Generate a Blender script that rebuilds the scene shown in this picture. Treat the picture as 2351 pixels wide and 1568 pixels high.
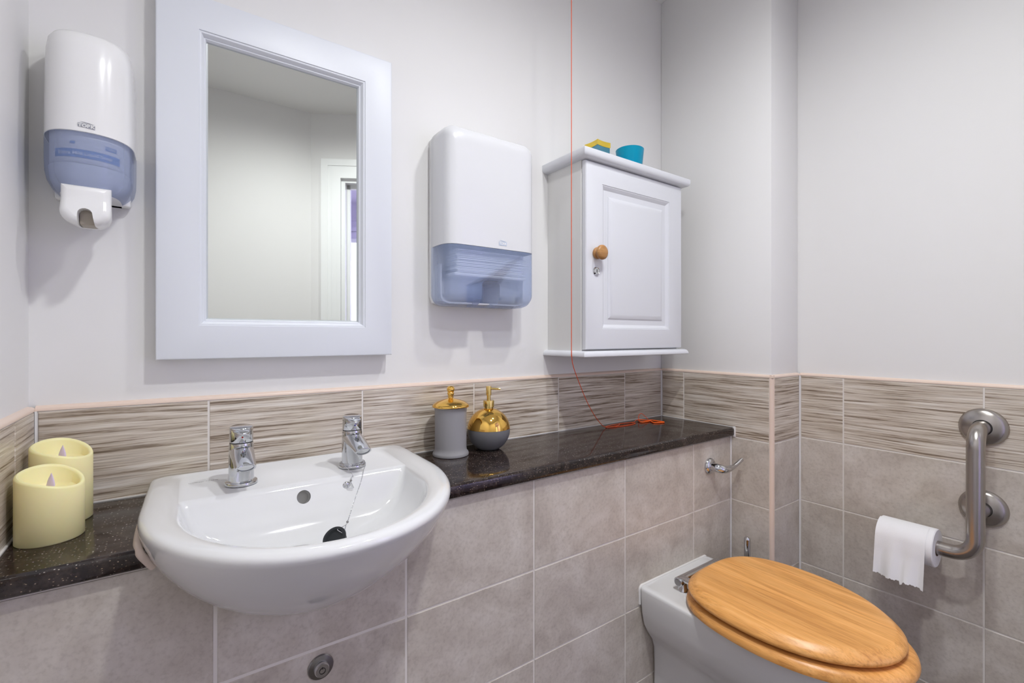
import bpy, bmesh, math, random
from mathutils import Vector, Matrix

# ------------------------------------------------------------------ scene, camera, light
for o in list(bpy.data.objects):
    bpy.data.objects.remove(o, do_unlink=True)
SC = bpy.context.scene
COL = SC.collection
random.seed(7)

cam_d = bpy.data.cameras.new('camera')
cam = bpy.data.objects.new('camera', cam_d)
COL.objects.link(cam)
cam.location = (0.0, -1.095, 1.12)
cam.rotation_euler = (math.radians(90), 0, -0.6163)
cam_d.sensor_width = 36.0
cam_d.lens = 1076.0 / 2351.0 * 36.0
cam_d.shift_y = -11.0 / 2351.0
cam_d.clip_start = 0.02
SC.camera = cam

SC.view_settings.view_transform = 'Standard'
SC.view_settings.look = 'None'
SC.view_settings.gamma = 1.0
SC.view_settings.use_curve_mapping = False
SC.view_settings.exposure = 0.0

world = bpy.data.worlds.new('world')
SC.world = world
world.use_nodes = True
world.node_tree.nodes['Background'].inputs[0].default_value = (0.62, 0.66, 0.85, 1)
world.node_tree.nodes['Background'].inputs[1].default_value = 0.6

LAMPS = [(0.46, -1.03, .64), (0.84, -0.78, .36)]          # ceiling downlights: x, y, share of power
LAMP_W = 90.0
LAMP_COL = (0.968, 0.985, 0.985)
HALL_W = 80.0
HALL_COL = (0.74, 0.72, 1.0)

# ------------------------------------------------------------------ dimensions
ZC = 2.36                       # ceiling
X1, X2, XL = 1.453, 1.6273, -0.197     # boxing face, right wall, left wall (tile faces)
YP, YB = -0.2675, -0.3991       # tiled lower panel, front of the boxing
PT = 0.009                      # the paint lies this far behind the tile faces
ZT, ZB, Z2, Z3, Z4 = 0.9957, 0.7982, 0.5976, 0.3978, 0.1980
M = 0.302                       # tile pitch
WT0, WT1 = 0.801, 0.829         # worktop
YR = -1.70                      # wall behind the camera


# ------------------------------------------------------------------ helpers
def tag(o, label=None, cat=None, group=None, kind=None):
    if label: o['label'] = label
    if cat: o['category'] = cat
    if group: o['group'] = group
    if kind: o['kind'] = kind
    return o

def thing(name, loc, label, cat, group=None):
    o = bpy.data.objects.new(name, None)
    COL.objects.link(o)
    o.location = loc
    o.empty_display_size = 0.02
    return tag(o, label, cat, group)

def wloc(o):
    v = Vector((0, 0, 0))
    while o is not None:
        v += Vector(o.location); o = o.parent
    return v

def mk(name, verts, faces, mat, parent=None, smooth=None, loc=None):
    """mesh object from world-space verts; smooth = angle in degrees"""
    off = Vector((0, 0, 0))
    if parent is not None: off = wloc(parent)
    o_off = Vector(loc) if loc is not None else off
    me = bpy.data.meshes.new(name)
    me.from_pydata([tuple(Vector(v) - o_off) for v in verts], [], faces)
    me.update()
    bm = bmesh.new(); bm.from_mesh(me)
    bmesh.ops.recalc_face_normals(bm, faces=bm.faces)
    bm.to_mesh(me); bm.free()
    if smooth is not None:
        me.shade_smooth()
        me.set_sharp_from_angle(angle=math.radians(smooth))
    me.materials.append(mat)
    o = bpy.data.objects.new(name, me)
    COL.objects.link(o)
    if parent is not None:
        o.parent = parent
    o.location = o_off - off
    return o

def from_bm(name, bm, mat, parent=None, smooth=None, loc=None):
    bm.verts.index_update()
    vs = [v.co.copy() for v in bm.verts]
    fs = [[v.index for v in f.verts] for f in bm.faces]
    bm.free()
    return mk(name, vs, fs, mat, parent, smooth, loc)

def box_bm(x0, x1, y0, y1, z0, z1, bevel=0.0, seg=2, bm=None):
    b = bm or bmesh.new()
    vs = [b.verts.new(p) for p in [(x0, y0, z0), (x1, y0, z0), (x1, y1, z0), (x0, y1, z0),
                                   (x0, y0, z1), (x1, y0, z1), (x1, y1, z1), (x0, y1, z1)]]
    fs = [b.faces.new([vs[i] for i in f]) for f in
          [(0, 3, 2, 1), (4, 5, 6, 7), (0, 1, 5, 4), (1, 2, 6, 5), (2, 3, 7, 6), (3, 0, 4, 7)]]
    if bevel:
        es = list({e for f in fs for e in f.edges})
        bmesh.ops.bevel(b, geom=es, offset=bevel, segments=seg, affect='EDGES', profile=0.5)
    return b

def box(name, x0, x1, y0, y1, z0, z1, mat, parent=None, bevel=0.0, seg=2):
    return from_bm(name, box_bm(x0, x1, y0, y1, z0, z1, bevel, seg), mat, parent, 35 if bevel else None)

def loft(rings, cap0=True, cap1=True, closed=True):
    n = len(rings[0]); vs = []; fs = []
    for r in rings: vs += [Vector(p) for p in r]
    for i in range(len(rings) - 1):
        for j in range(n if closed else n - 1):
            k = (j + 1) % n
            fs.append((i * n + j, i * n + k, (i + 1) * n + k, (i + 1) * n + j))
    if cap0: fs.append(tuple(range(n))[::-1])
    if cap1: fs.append(tuple(range((len(rings) - 1) * n, len(rings) * n)))
    return vs, fs

def lofted(name, rings, mat, parent=None, smooth=40, cap0=True, cap1=True, closed=True):
    v, f = loft(rings, cap0, cap1, closed)
    return mk(name, v, f, mat, parent, smooth)

def lathe_rings(prof, c, axis='z', seg=40, sgn=1):
    """prof: (r, h) list; c: base centre; axis along which h runs"""
    out = []
    for r, h in prof:
        ring = []
        for i in range(seg):
            a = 2 * math.pi * i / seg
            p, q = max(r, 1e-5) * math.cos(a), max(r, 1e-5) * math.sin(a)
            if axis == 'z': v = (p, q, h * sgn)
            elif axis == 'y': v = (p, h * sgn, q)
            else: v = (h * sgn, p, q)
            ring.append(Vector(c) + Vector(v))
        out.append(ring)
    return out

def lathe(name, prof, c, mat, parent=None, axis='z', seg=40, sgn=1, smooth=40, caps=True):
    return lofted(name, lathe_rings(prof, c, axis, seg, sgn), mat, parent, smooth, caps, caps)

def fillet(pts, r, n=8):
    pts = [Vector(p) for p in pts]; out = [pts[0]]
    for i in range(1, len(pts) - 1):
        a, b, c = pts[i - 1], pts[i], pts[i + 1]
        d1, d2 = (a - b).normalized(), (c - b).normalized()
        ang = d1.angle(d2)
        if abs(ang - math.pi) < 1e-3: out.append(b); continue
        t = min(r / math.tan(ang / 2), (a - b).length * .49 if i > 1 else (a - b).length * .98,
                (c - b).length * .49 if i < len(pts) - 2 else (c - b).length * .98)
        rr = t * math.tan(ang / 2)
        cen = b + (d1 + d2).normalized() * (rr / math.sin(ang / 2))
        p0, p1 = b + d1 * t - cen, b + d2 * t - cen
        tot = p0.angle(p1)
        for k in range(n + 1):
            s = k / n
            out.append(cen + (p0 * math.sin((1 - s) * tot) + p1 * math.sin(s * tot)) / math.sin(tot))
    out.append(pts[-1])
    return out

def tube_rings(path, r, seg=16):
    path = [Vector(p) for p in path]; rings = []
    rad = r if hasattr(r, '__len__') else [r] * len(path)
    t0 = (path[1] - path[0]).normalized()
    up = Vector((0, 0, 1)) if abs(t0.z) < .9 else Vector((1, 0, 0))
    u = t0.cross(up).normalized()
    for i, p in enumerate(path):
        if i == 0: t = path[1] - path[0]
        elif i == len(path) - 1: t = path[-1] - path[-2]
        else: t = (path[i + 1] - p).normalized() + (p - path[i - 1]).normalized()
        t.normalize()
        u = (u - t * u.dot(t)).normalized(); w = t.cross(u)
        rings.append([p + (u * math.cos(2 * math.pi * k / seg) + w * math.sin(2 * math.pi * k / seg)) * rad[i]
                      for k in range(seg)])
    return rings

def tube(name, path, r, mat, parent=None, seg=16, smooth=50):
    return lofted(name, tube_rings(path, r, seg), mat, parent, smooth)

def spline(pts, n=10):
    P = [Vector(p) for p in pts]; P = [P[0] * 2 - P[1]] + P + [P[-1] * 2 - P[-2]]; out = []
    for i in range(1, len(P) - 2):
        for k in range(n):
            t = k / n
            a, b, c, d = P[i - 1], P[i], P[i + 1], P[i + 2]
            out.append(.5 * ((2 * b) + (c - a) * t + (2 * a - 5 * b + 4 * c - d) * t * t + (3 * b - a - 3 * c + d) * t ** 3))
    out.append(P[-2]); return out

def rrect(x0, x1, z0, z1, r, n=6):
    """rounded rectangle, 2-D, counter-clockwise"""
    out = []
    for cx, cz, a0 in ((x1 - r, z1 - r, 0), (x0 + r, z1 - r, 90), (x0 + r, z0 + r, 180), (x1 - r, z0 + r, 270)):
        for k in range(n + 1):
            a = math.radians(a0 + 90 * k / n)
            out.append((cx + r * math.cos(a), cz + r * math.sin(a)))
    return out

def extrude_xz(pts, y0, y1):
    """2-D polygon in x,z extruded along y"""
    n = len(pts)
    vs = [Vector((x, y0, z)) for x, z in pts] + [Vector((x, y1, z)) for x, z in pts]
    fs = [tuple(range(n)), tuple(range(n, 2 * n))[::-1]] + [(i, (i + 1) % n, n + (i + 1) % n, n + i) for i in range(n)]
    return vs, fs

def bevelled(verts, faces, off, seg=2, angle=30):
    bm = bmesh.new()
    vs = [bm.verts.new(v) for v in verts]
    for f in faces: bm.faces.new([vs[i] for i in f])
    bmesh.ops.recalc_face_normals(bm, faces=bm.faces)
    es = [e for e in bm.edges if len(e.link_faces) == 2 and e.calc_face_angle(0) > math.radians(angle)]
    bmesh.ops.bevel(bm, geom=es, offset=off, segments=seg, affect='EDGES', profile=0.5)
    return bm

def cut(o, cutter):
    md = o.modifiers.new('cut', 'BOOLEAN'); md.object = cutter; md.operation = 'DIFFERENCE'; md.solver = 'EXACT'
    dg = bpy.context.evaluated_depsgraph_get()
    me = bpy.data.meshes.new_from_object(o.evaluated_get(dg))
    o.modifiers.clear(); o.data = me

def text_mesh(s, size, extra=0.0):
    cu = bpy.data.curves.new('lettering', 'FONT'); cu.body = s; cu.size = size
    cu.align_x = 'CENTER'; cu.align_y = 'CENTER'; cu.offset = extra
    o = bpy.data.objects.new('lettering', cu); COL.objects.link(o)
    dg = bpy.context.evaluated_depsgraph_get()
    me = bpy.data.meshes.new_from_object(o.evaluated_get(dg))
    vs = [(v.co.x, v.co.y) for v in me.vertices]; fs = [tuple(p.vertices) for p in me.polygons]
    bpy.data.objects.remove(o); bpy.data.curves.remove(cu); bpy.data.meshes.remove(me)
    return vs, fs


# ------------------------------------------------------------------ materials
def pm(name, col, rough=.5, metal=0.0, **kw):
    m = bpy.data.materials.new(name); m.use_nodes = True
    b = m.node_tree.nodes['Principled BSDF']
    b.inputs['Base Color'].default_value = (*col, 1); b.inputs['Roughness'].default_value = rough
    b.inputs['Metallic'].default_value = metal
    for k, v in kw.items():
        b.inputs[k].default_value = v
    return m

class N:
    """tiny node-tree helper"""
    def __init__(s, m): s.t = m.node_tree; s.b = s.t.nodes['Principled BSDF']
    def n(s, ty, **kw):
        x = s.t.nodes.new(ty)
        for k, v in kw.items(): setattr(x, k, v)
        return x
    def l(s, a, b): s.t.links.new(a, b)
    def coords(s, scale, rnd=0.0, which='Object'):
        tc = s.n('ShaderNodeTexCoord'); mp = s.n('ShaderNodeMapping'); mp.inputs['Scale'].default_value = scale
        src = tc.outputs[which]
        if rnd:
            oi = s.n('ShaderNodeObjectInfo'); mu = s.n('ShaderNodeMath', operation='MULTIPLY'); mu.inputs[1].default_value = rnd
            ad = s.n('ShaderNodeVectorMath', operation='ADD')
            s.l(oi.outputs['Random'], mu.inputs[0]); s.l(src, ad.inputs[0]); s.l(mu.outputs[0], ad.inputs[1]); src = ad.outputs[0]
        s.l(src, mp.inputs['Vector']); return mp.outputs[0]
    def noise(s, vec, scale, detail=3, rough=.5, dist=0):
        x = s.n('ShaderNodeTexNoise'); x.inputs['Scale'].default_value = scale; x.inputs['Detail'].default_value = detail
        x.inputs['Roughness'].default_value = rough; x.inputs['Distortion'].default_value = dist
        s.l(vec, x.inputs['Vector']); return x.outputs[0]
    def ramp(s, fac, stops):
        r = s.n('ShaderNodeValToRGB'); e = r.color_ramp.elements
        while len(e) < len(stops): e.new(.5)
        for i, (p, c) in enumerate(stops):
            e[i].position = p; e[i].color = (*c, 1) if len(c) == 3 else c
        s.l(fac, r.inputs[0]); return r.outputs[0]
    def mix(s, fac, a, b, mode='MIX'):
        x = s.n('ShaderNodeMix', data_type='RGBA', blend_type=mode)
        if isinstance(fac, (int, float)): x.inputs[0].default_value = fac
        else: s.l(fac, x.inputs[0])
        for i, v in ((6, a), (7, b)):
            if isinstance(v, tuple): x.inputs[i].default_value = (*v, 1)
            else: s.l(v, x.inputs[i])
        return x.outputs[2]
    def bump(s, h, strength, dist=.001):
        x = s.n('ShaderNodeBump'); x.inputs['Strength'].default_value = strength; x.inputs['Distance'].default_value = dist
        s.l(h, x.inputs['Height']); s.l(x.outputs[0], s.b.inputs['Normal'])
    def base(s, c): s.l(c, s.b.inputs['Base Color'])

def make_paint():
    m = pm('wall_paint', (.82, .81, .81), .62); n = N(m)
    v = n.coords((1, 1, 1))
    n.base(n.mix(n.noise(v, 3, 3), (.805, .795, .79), (.825, .815, .812)))
    n.bump(n.noise(v, 160, 4, .6), .12, .0006)
    return m

def make_strip():
    m = pm('streaked_tile', (.4, .35, .3), .33); n = N(m)
    w = n.coords((1.6, 1, 5), 9.0)
    warp = n.noise(w, 1.6, 2)
    base = n.coords((5.0, 1, 215), 37.0)
    sh = n.n('ShaderNodeVectorMath', operation='MULTIPLY_ADD')
    cmb = n.n('ShaderNodeCombineXYZ'); n.l(warp, cmb.inputs[2])
    n.l(cmb.outputs[0], sh.inputs[0]); sh.inputs[1].default_value = (0, 0, 3.0); n.l(base, sh.inputs[2])
    a = n.noise(sh.outputs[0], 1.0, 5, .66)
    fine = n.coords((9, 1, 420), 21.0)
    sh2 = n.n('ShaderNodeVectorMath', operation='MULTIPLY_ADD')
    n.l(cmb.outputs[0], sh2.inputs[0]); sh2.inputs[1].default_value = (0, 0, 8.0); n.l(fine, sh2.inputs[2])
    b = n.noise(sh2.outputs[0], 1.0, 3, .6)
    c1 = n.ramp(a, [(.34, (.19, .142, .102)), (.405, (.33, .265, .205)), (.445, (.54, .465, .39)), (.53, (.63, .562, .49)), (.60, (.73, .675, .61)), (.70, (.83, .79, .745))])
    c2 = n.ramp(b, [(.30, (.62, .60, .58)), (.46, (1, 1, 1)), (.7, (1.08, 1.08, 1.08))])
    cl = n.noise(n.coords((1, 1, 1), 3.0), 6, 2)
    c3 = n.ramp(cl, [(.3, (.92, .90, .87)), (.7, (1.03, 1.03, 1.03))])
    n.base(n.mix(1.0, n.mix(.85, c1, c2, 'MULTIPLY'), c3, 'MULTIPLY'))
    n.bump(a, .15, .0006)
    return m

def make_stone():
    m = pm('stone_tile', (.40, .36, .33), .38); n = N(m)
    v = n.coords((1, 1, 1), 23.0)
    a = n.noise(v, 9, 5, .62, .6); b = n.noise(v, 140, 3, .6); d = n.noise(v, 26, 4, .6)
    c1 = n.ramp(a, [(.32, (.485, .43, .38)), (.5, (.585, .53, .475)), (.68, (.66, .61, .56))])
    c2 = n.ramp(b, [(.28, (.86, .85, .84)), (.5, (1, 1, 1)), (.75, (1.05, 1.05, 1.05))])
    c3 = n.ramp(d, [(.3, (.94, .93, .92)), (.6, (1.02, 1.02, 1.02))])
    n.base(n.mix(1, n.mix(1, c1, c2, 'MULTIPLY'), c3, 'MULTIPLY'))
    n.bump(b, .12, .0004)
    return m

def make_worktop():
    m = pm('dark_speckled_laminate', (.03, .022, .02), .10); n = N(m)
    v = n.coords((1, 1, 1))
    a = n.noise(v, 55, 4, .65)
    c = n.ramp(a, [(.35, (.010, .006, .006)), (.5, (.024, .015, .013)), (.7, (.055, .040, .034))])
    fl = n.coords((240, 420, 420)); vo = n.n('ShaderNodeTexVoronoi'); vo.inputs['Scale'].default_value = 1.0
    vo.inputs['Randomness'].default_value = 1.0
    n.l(fl, vo.inputs['Vector'])
    fleck = n.ramp(vo.outputs['Distance'], [(.12, (1, 1, 1)), (.28, (0, 0, 0))])
    sel = n.n('ShaderNodeSeparateColor'); n.l(vo.outputs['Color'], sel.inputs[0])
    gate = n.ramp(sel.outputs[0], [(.60, (0, 0, 0)), (.85, (1, 1, 1))])
    f = n.mix(1, fleck, gate, 'MULTIPLY')
    tint = n.ramp(sel.outputs[1], [(.2, (.42, .30, .20)), (.8, (.62, .58, .54))])
    n.base(n.mix(f, c, tint))
    n.b.inputs['Specular IOR Level'].default_value = .55
    return m

def make_wood(name, axis, c0, c1, c2, scale=1.0):
    m = pm(name, c1, .36); n = N(m)
    s = [26, 26, 26]; s[axis] = 1.7
    v = n.coords(tuple(x * scale for x in s))
    a = n.noise(v, 3.2, 6, .62, .5)
    s2 = [110, 110, 110]; s2[axis] = 3.0
    b = n.noise(n.coords(tuple(x * scale for x in s2)), 3.0, 3, .6)
    s3 = [16, 16, 16]; s3[axis] = .4
    pl = n.noise(n.coords(tuple(x * scale for x in s3)), 1.0, 1)
    c = n.ramp(a, [(.28, c0), (.5, c1), (.74, c2)])
    k = n.ramp(b, [(.32, (.80, .76, .70)), (.5, (1, 1, 1))])
    p = n.ramp(pl, [(.35, (.90, .88, .85)), (.62, (1.06, 1.06, 1.06))])
    n.base(n.mix(1, n.mix(.8, c, k, 'MULTIPLY'), p, 'MULTIPLY'))
    n.bump(a, .08, .0005)
    n.b.inputs['Coat Weight'].default_value = .08; n.b.inputs['Coat Roughness'].default_value = .25
    return m

def make_tint(name, col, tr, alpha, rough=.12):
    """tinted see-through plastic: part clear, part milky"""
    m = bpy.data.materials.new(name); m.use_nodes = True; t = m.node_tree
    b = t.nodes['Principled BSDF']; b.inputs['Base Color'].default_value = (*col, 1); b.inputs['Roughness'].default_value = rough
    tp = t.nodes.new('ShaderNodeBsdfTransparent'); tp.inputs[0].default_value = (*tr, 1)
    mx = t.nodes.new('ShaderNodeMixShader'); mx.inputs[0].default_value = alpha
    t.links.new(tp.outputs[0], mx.inputs[1]); t.links.new(b.outputs[0], mx.inputs[2])
    t.links.new(mx.outputs[0], t.nodes['Material Output'].inputs['Surface'])
    return m

def make_emit(name, col, strength):
    m = bpy.data.materials.new(name); m.use_nodes = True; t = m.node_tree
    e = t.nodes.new('ShaderNodeEmission'); e.inputs[0].default_value = (*col, 1); e.inputs[1].default_value = strength
    t.links.new(e.outputs[0], t.nodes['Material Output'].inputs['Surface'])
    return m

def make_brushed():
    m = pm('brushed_steel', (.43, .40, .375), .26, 1.0); n = N(m)
    a = n.noise(n.coords((40, 40, 900)), 2, 3)
    n.bump(a, .04, .0003); return m

def make_paper():
    m = pm('tissue_paper', (.88, .87, .88), .9); n = N(m)
    v = n.coords((1, 1, 1))
    n.bump(n.noise(v, 420, 3, .6), .35, .0007)
    n.b.inputs['Subsurface Weight'].default_value = .15; n.b.inputs['Subsurface Radius'].default_value = (.01, .01, .01)
    return m

PAINT = make_paint()
CEIL = pm('ceiling_paint', (.86, .855, .84), .8)
STRIP = make_strip()
STONE = make_stone()
GROUT = pm('grout', (.78, .735, .695), .8)
PEACH = pm('cream_plastic_trim', (.80, .64, .54), .35)
SEAL = pm('white_sealant', (.80, .78, .77), .35)
OLDSEAL = pm('stained_sealant', (.72, .60, .53), .5)
WORK = make_worktop()
CERAM = pm('white_ceramic', (.745, .745, .755), .08, **{'Coat Weight': .3, 'Coat Roughness': .03})
CHROME = pm('chrome', (.62, .63, .65), .05, 1.0)
STEEL = make_brushed()
DARKMET = pm('dull_metal', (.30, .29, .29), .25, 1.0)
GOLD = pm('polished_gold', (.86, .53, .13), .07, 1.0)
GOLDB = pm('gold_pump', (.74, .55, .20), .12, 1.0)
WHITEP = pm('white_plastic', (.87, .865, .865), .22)
WHITET = pm('cool_white_plastic', (.755, .76, .785), .24)
FRAMEW = pm('white_frame_lacquer', (.76, .785, .84), .38)
CABW = pm('white_cabinet_lacquer', (.745, .755, .80), .34)
CABSIDE = pm('white_cabinet_board', (.78, .775, .765), .45)
MIRROR = pm('mirror_silver', (.80, .825, .80), .008, 1.0)
BLACK = pm('black_rubber', (.012, .014, .017), .42)
DARK = pm('dark_recess', (.02, .018, .017), .7)
TINT_S = make_tint('blue_tinted_plastic', (.36, .42, .62), (.84, .88, .97), .42)
TINT_T = make_tint('pale_blue_tinted_plastic', (.38, .48, .74), (.90, .93, .99), .42)
LOGO = pm('grey_print', (.33, .34, .39), .5)
LOGOT = pm('pale_blue_print', (.52, .60, .74), .5)
LABELB = pm('blue_label', (.07, .22, .52), .5)
LABELW = pm('pale_label', (.74, .74, .76), .5)
FROST = pm('frosted_glass', (.44, .43, .45), .42, **{'Transmission Weight': .3, 'IOR': 1.25})
FROSTD = pm('frosted_grey_glass', (.20, .20, .215), .40, **{'Transmission Weight': .10, 'IOR': 1.3})
WAX = pm('ivory_wax', (.93, .84, .46), .42, **{'Subsurface Weight': .5, 'Subsurface Radius': (.02, .014, .005), 'Subsurface Scale': .5})
FLAME = pm('lilac_plastic_flame', (.74, .63, .84), .35, **{'Subsurface Weight': .3, 'Subsurface Radius': (.004, .004, .004)})
OAK = make_wood('oak', 1, (.62, .265, .062), (.84, .405, .115), (.93, .50, .18))
KNOB = make_wood('knob_wood', 0, (.36, .16, .045), (.50, .25, .08), (.60, .33, .12), 1.6)
ORANGE = pm('orange_cord', (.75, .085, .012), .5)
ORANGEP = pm('orange_plastic', (.95, .13, .01), .35)
TEAL = pm('teal_metal', (.09, .29, .40), .25, .5)
YELLOW = pm('yellow_gold_lid', (.80, .58, .07), .3, .5)
TEALG = pm('turquoise_glass', (.0, .40, .62), .18, **{'Transmission Weight': .35, 'IOR': 1.3})
PAPER = make_paper()
CARD = pm('cardboard', (.30, .22, .16), .8)
FLOORM = pm('grey_vinyl', (.13, .105, .09), .5)
LILAC = pm('hall_paint', (.74, .71, .82), .7)
GLOSSW = pm('white_gloss_woodwork', (.90, .91, .91), .3)

# ------------------------------------------------------------------ the room
box('floor', -.32, 1.75, -1.82, .12, -.06, 0, FLOORM)['kind'] = 'structure'
box('ceiling', -.32, 1.75, -1.82, .12, ZC, ZC + .06, CEIL)['kind'] = 'structure'
wall_back = tag(box('wall_back', -.30, 1.75, PT, .11, 0, ZC, PAINT), kind='structure')
wall_left = tag(box('wall_left', -.31, XL - PT, -1.80, PT, 0, ZC, PAINT), kind='structure')
wall_right = tag(box('wall_right', X2 + PT, X2 + .11, -1.80, PT, 0, ZC, PAINT), kind='structure')
wall_box = tag(box('wall_boxing', X1 + PT, X2 + PT, YB + PT, PT, 0, ZC, PAINT, bevel=.003), kind='structure')
tag(box('wall_front', -.31, .60, YR - .10, YR, 0, ZC, PAINT), kind='structure')
wall_panel = tag(box('wall_panel', XL - PT, X1 + PT, YP + PT, YP + PT + .015, 0, WT0 - .001, PAINT), kind='structure')

# angled wall with the doorway
A0 = Vector((.593, YR, 0)); ANG = math.atan2(.509, .861)
TD = Vector((math.cos(ANG), math.sin(ANG), 0)); ND = Vector((math.sin(ANG), -math.cos(ANG), 0))   # along, outwards
def ab(parts, name, mat, parent=None, smooth=None):
    """boxes given as (t0,t1,n0,n1,z0,z1) in the angled wall's own frame"""
    vs, fs = [], []
    for t0, t1, n0, n1, z0, z1 in parts:
        k = len(vs)
        for z in (z0, z1):
            for t, q in ((t0, n0), (t1, n0), (t1, n1), (t0, n1)):
                vs.append(A0 + TD * t + ND * q + Vector((0, 0, z)))
        fs += [tuple(k + i for i in f) for f in [(0, 3, 2, 1), (4, 5, 6, 7), (0, 1, 5, 4), (1, 2, 6, 5), (2, 3, 7, 6), (3, 0, 4, 7)]]
    return mk(name, vs, fs, mat, parent, smooth)
D0, D1, DH = .158, .925, 2.005
tag(ab([(0, D0, 0, .1, 0, ZC), (D1, 1.22, 0, .1, 0, ZC), (D0, D1, 0, .1, DH, ZC)], 'wall_door', PAINT), kind='structure')
door = tag(ab([(D0, D0 + .028, -.004, .104, 0, DH - .028), (D1 - .028, D1, -.004, .104, 0, DH - .028),
               (D0, D1, -.004, .104, DH - .028, DH)], 'door_1', GLOSSW), kind='structure')
for (w0, w1, th) in ((-.008, .012, .026), (.012, .040, .022), (.040, .062, .017), (.062, .098, .021)):
    ab([(D0 - w1, D0 - w0, -th, 0, 0, DH + w1), (D1 + w0, D1 + w1, -th, 0, 0, DH + w1),
        (D0 - w0, D1 + w0, -th, 0, DH + w0, DH + w1)], 'architrave', GLOSSW, door)
ab([(D0 + .028, D0 + .044, .04, .062, 0, DH - .028), (D1 - .044, D1 - .028, .04, .062, 0, DH - .028),
    (D0 + .028, D1 - .028, .04, .062, DH - .048, DH - .028)], 'door_stop', GLOSSW, door)

# hall outside the doorway
tag(ab([(-1.0, 2.0, .1, 1.9, -.06, 0)], 'floor_hall', FLOORM), kind='structure')
tag(ab([(-1.0, 2.0, .1, 1.9, 2.36, 2.42)], 'ceiling_hall', LILAC), kind='structure')
tag(ab([(-1.0, 2.0, 1.8, 1.9, 0, 2.36)], 'wall_hall_far', LILAC), kind='structure')
tag(ab([(-1.0, -.9, .1, 1.8, 0, 2.36)], 'wall_hall_west', LILAC), kind='structure')
tag(ab([(1.9, 2.0, .1, 1.8, 0, 2.36)], 'wall_hall_east', LILAC), kind='structure')
tag(ab([(-.9, 1.9, 1.77, 1.8, 2.10, 2.14), (-.9, 1.9, 1.785, 1.8, 2.20, 2.22)], 'trim_1', LILAC), kind='structure')
hw = tag(ab([(-.46, -.10, 1.775, 1.80, 0.0, 2.03)], 'window_1', GLOSSW), kind='structure')
ab([(-.42, -.14, 1.77, 1.776, .25, 1.99)], 'pane', make_emit('daylit_pane', (.93, .92, 1.0), 2.2), hw)

# ------------------------------------------------------------------ tiles
TILE_CACHE = {}
def tile_mesh(w, h, mat, th=.0085, e=.0008):
    key = (round(w, 4), round(h, 4), mat.name)
    if key not in TILE_CACHE:
        x, z = w / 2, h / 2
        vs = []
        for y, k in ((th, 0), (e, 0), (0, e)):
            vs += [(-x + k, y, -z + k), (x - k, y, -z + k), (x - k, y, z - k), (-x + k, y, z - k)]
        fs = [(8, 9, 10, 11)]
        for r in (0, 4):
            for i in range(4):
                j = (i + 1) % 4
                fs.append((r + i, r + j, r + 4 + j, r + 4 + i))
        me = bpy.data.meshes.new('tile'); me.from_pydata(vs, [], fs); me.update(); me.materials.append(mat)
        TILE_CACHE[key] = me
    return TILE_CACHE[key]

def tile(parent, wall, a0, a1, z0, z1, face, mat, gap=.0038):
    """one tile on a wall: 'y' walls run along x and face -y, 'x' walls run along y and face -x, 'l' faces +x"""
    w, h = abs(a1 - a0) - gap, z1 - z0 - gap
    o = bpy.data.objects.new('tile', tile_mesh(w, h, mat)); COL.objects.link(o)
    a, z = (a0 + a1) / 2, (z0 + z1) / 2
    if wall == 'y': o.location = (a, face, z)
    elif wall == 'x': o.location = (face, a, z); o.rotation_euler = (0, 0, -math.pi / 2)
    else: o.location = (face, a, z); o.rotation_euler = (0, 0, math.pi / 2)
    o.parent = parent
    return o

ROWS = [(ZB, ZT, STRIP), (Z2, ZB, STONE), (Z3, Z2, STONE), (Z4, Z3, STONE), (0.0, Z4, STONE)]
def grout(parent, x0, x1, y0, y1, z0, z1): box('grout', x0, x1, y0, y1, z0, z1, GROUT, parent)

# back wall, patterned band
js = [XL + .002] + [.046 + M * i for i in range(5)] + [X1 - .002]
for a, b in zip(js[:-1], js[1:]): tile(wall_back, 'y', a, b, ZB, ZT, 0, STRIP)
grout(wall_back, XL, X1, .0012, PT, ZB, ZT)
# left wall band
for a, b in ((-.003, -.115), (-.115, -.417), (-.417, -.719)): tile(wall_left, 'l', a, b, ZB, ZT, XL, STRIP)
grout(wall_left, XL - PT, XL - .0012, -1.6, 0, ZB, ZT)
# boxing: side and front
for a, b in ((-.003, -.0939), (-.0939, YB + .010)): tile(wall_box, 'x', a, b, ZB, ZT, X1, STRIP)
tile(wall_box, 'y', X1 + .010, X2 - .003, ZB, ZT, YB, STRIP)
for z0, z1, mt in ROWS[1:]:
    tile(wall_box, 'x', YP - .001, YB + .010, z0, z1, X1, mt)
    tile(wall_box, 'y', X1 + .010, X2 - .003, z0, z1, YB, mt)
grout(wall_box, X1 + .0012, X1 + PT, YB + .004, 0, 0, ZT)
grout(wall_box, X1 + .004, X2, YB + .0012, YB + PT, 0, ZT)
# right wall
for z0, z1, mt in ROWS:
    for a, b in ((YB - .003, -.5208), (-.5208, -.8228), (-.8228, -1.085)): tile(wall_right, 'x', a, b, z0, z1, X2, mt)
grout(wall_right, X2 + .0012, X2 + PT, -1.09, YB, 0, ZT)
# lower panel
PANEL_TILES = []
pj = [XL, .043, .345, .647, .949, 1.251, X1 - .003]
for z0, z1 in ((Z2, WT0 - .002), (Z3, Z2), (Z4, Z3), (0, Z4)):
    for i, (a, b) in enumerate(zip(pj[:-1], pj[1:])):
        o = tile(wall_panel, 'y', a, b, z0, z1, YP, STONE, gap=.0052 if i < 2 else .0040)
        if z1 > .7 and i < 3: PANEL_TILES.append(o)
pg = box('grout', XL, X1, YP + .0012, YP + PT, 0, WT0 - .002, GROUT, wall_panel)

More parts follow.
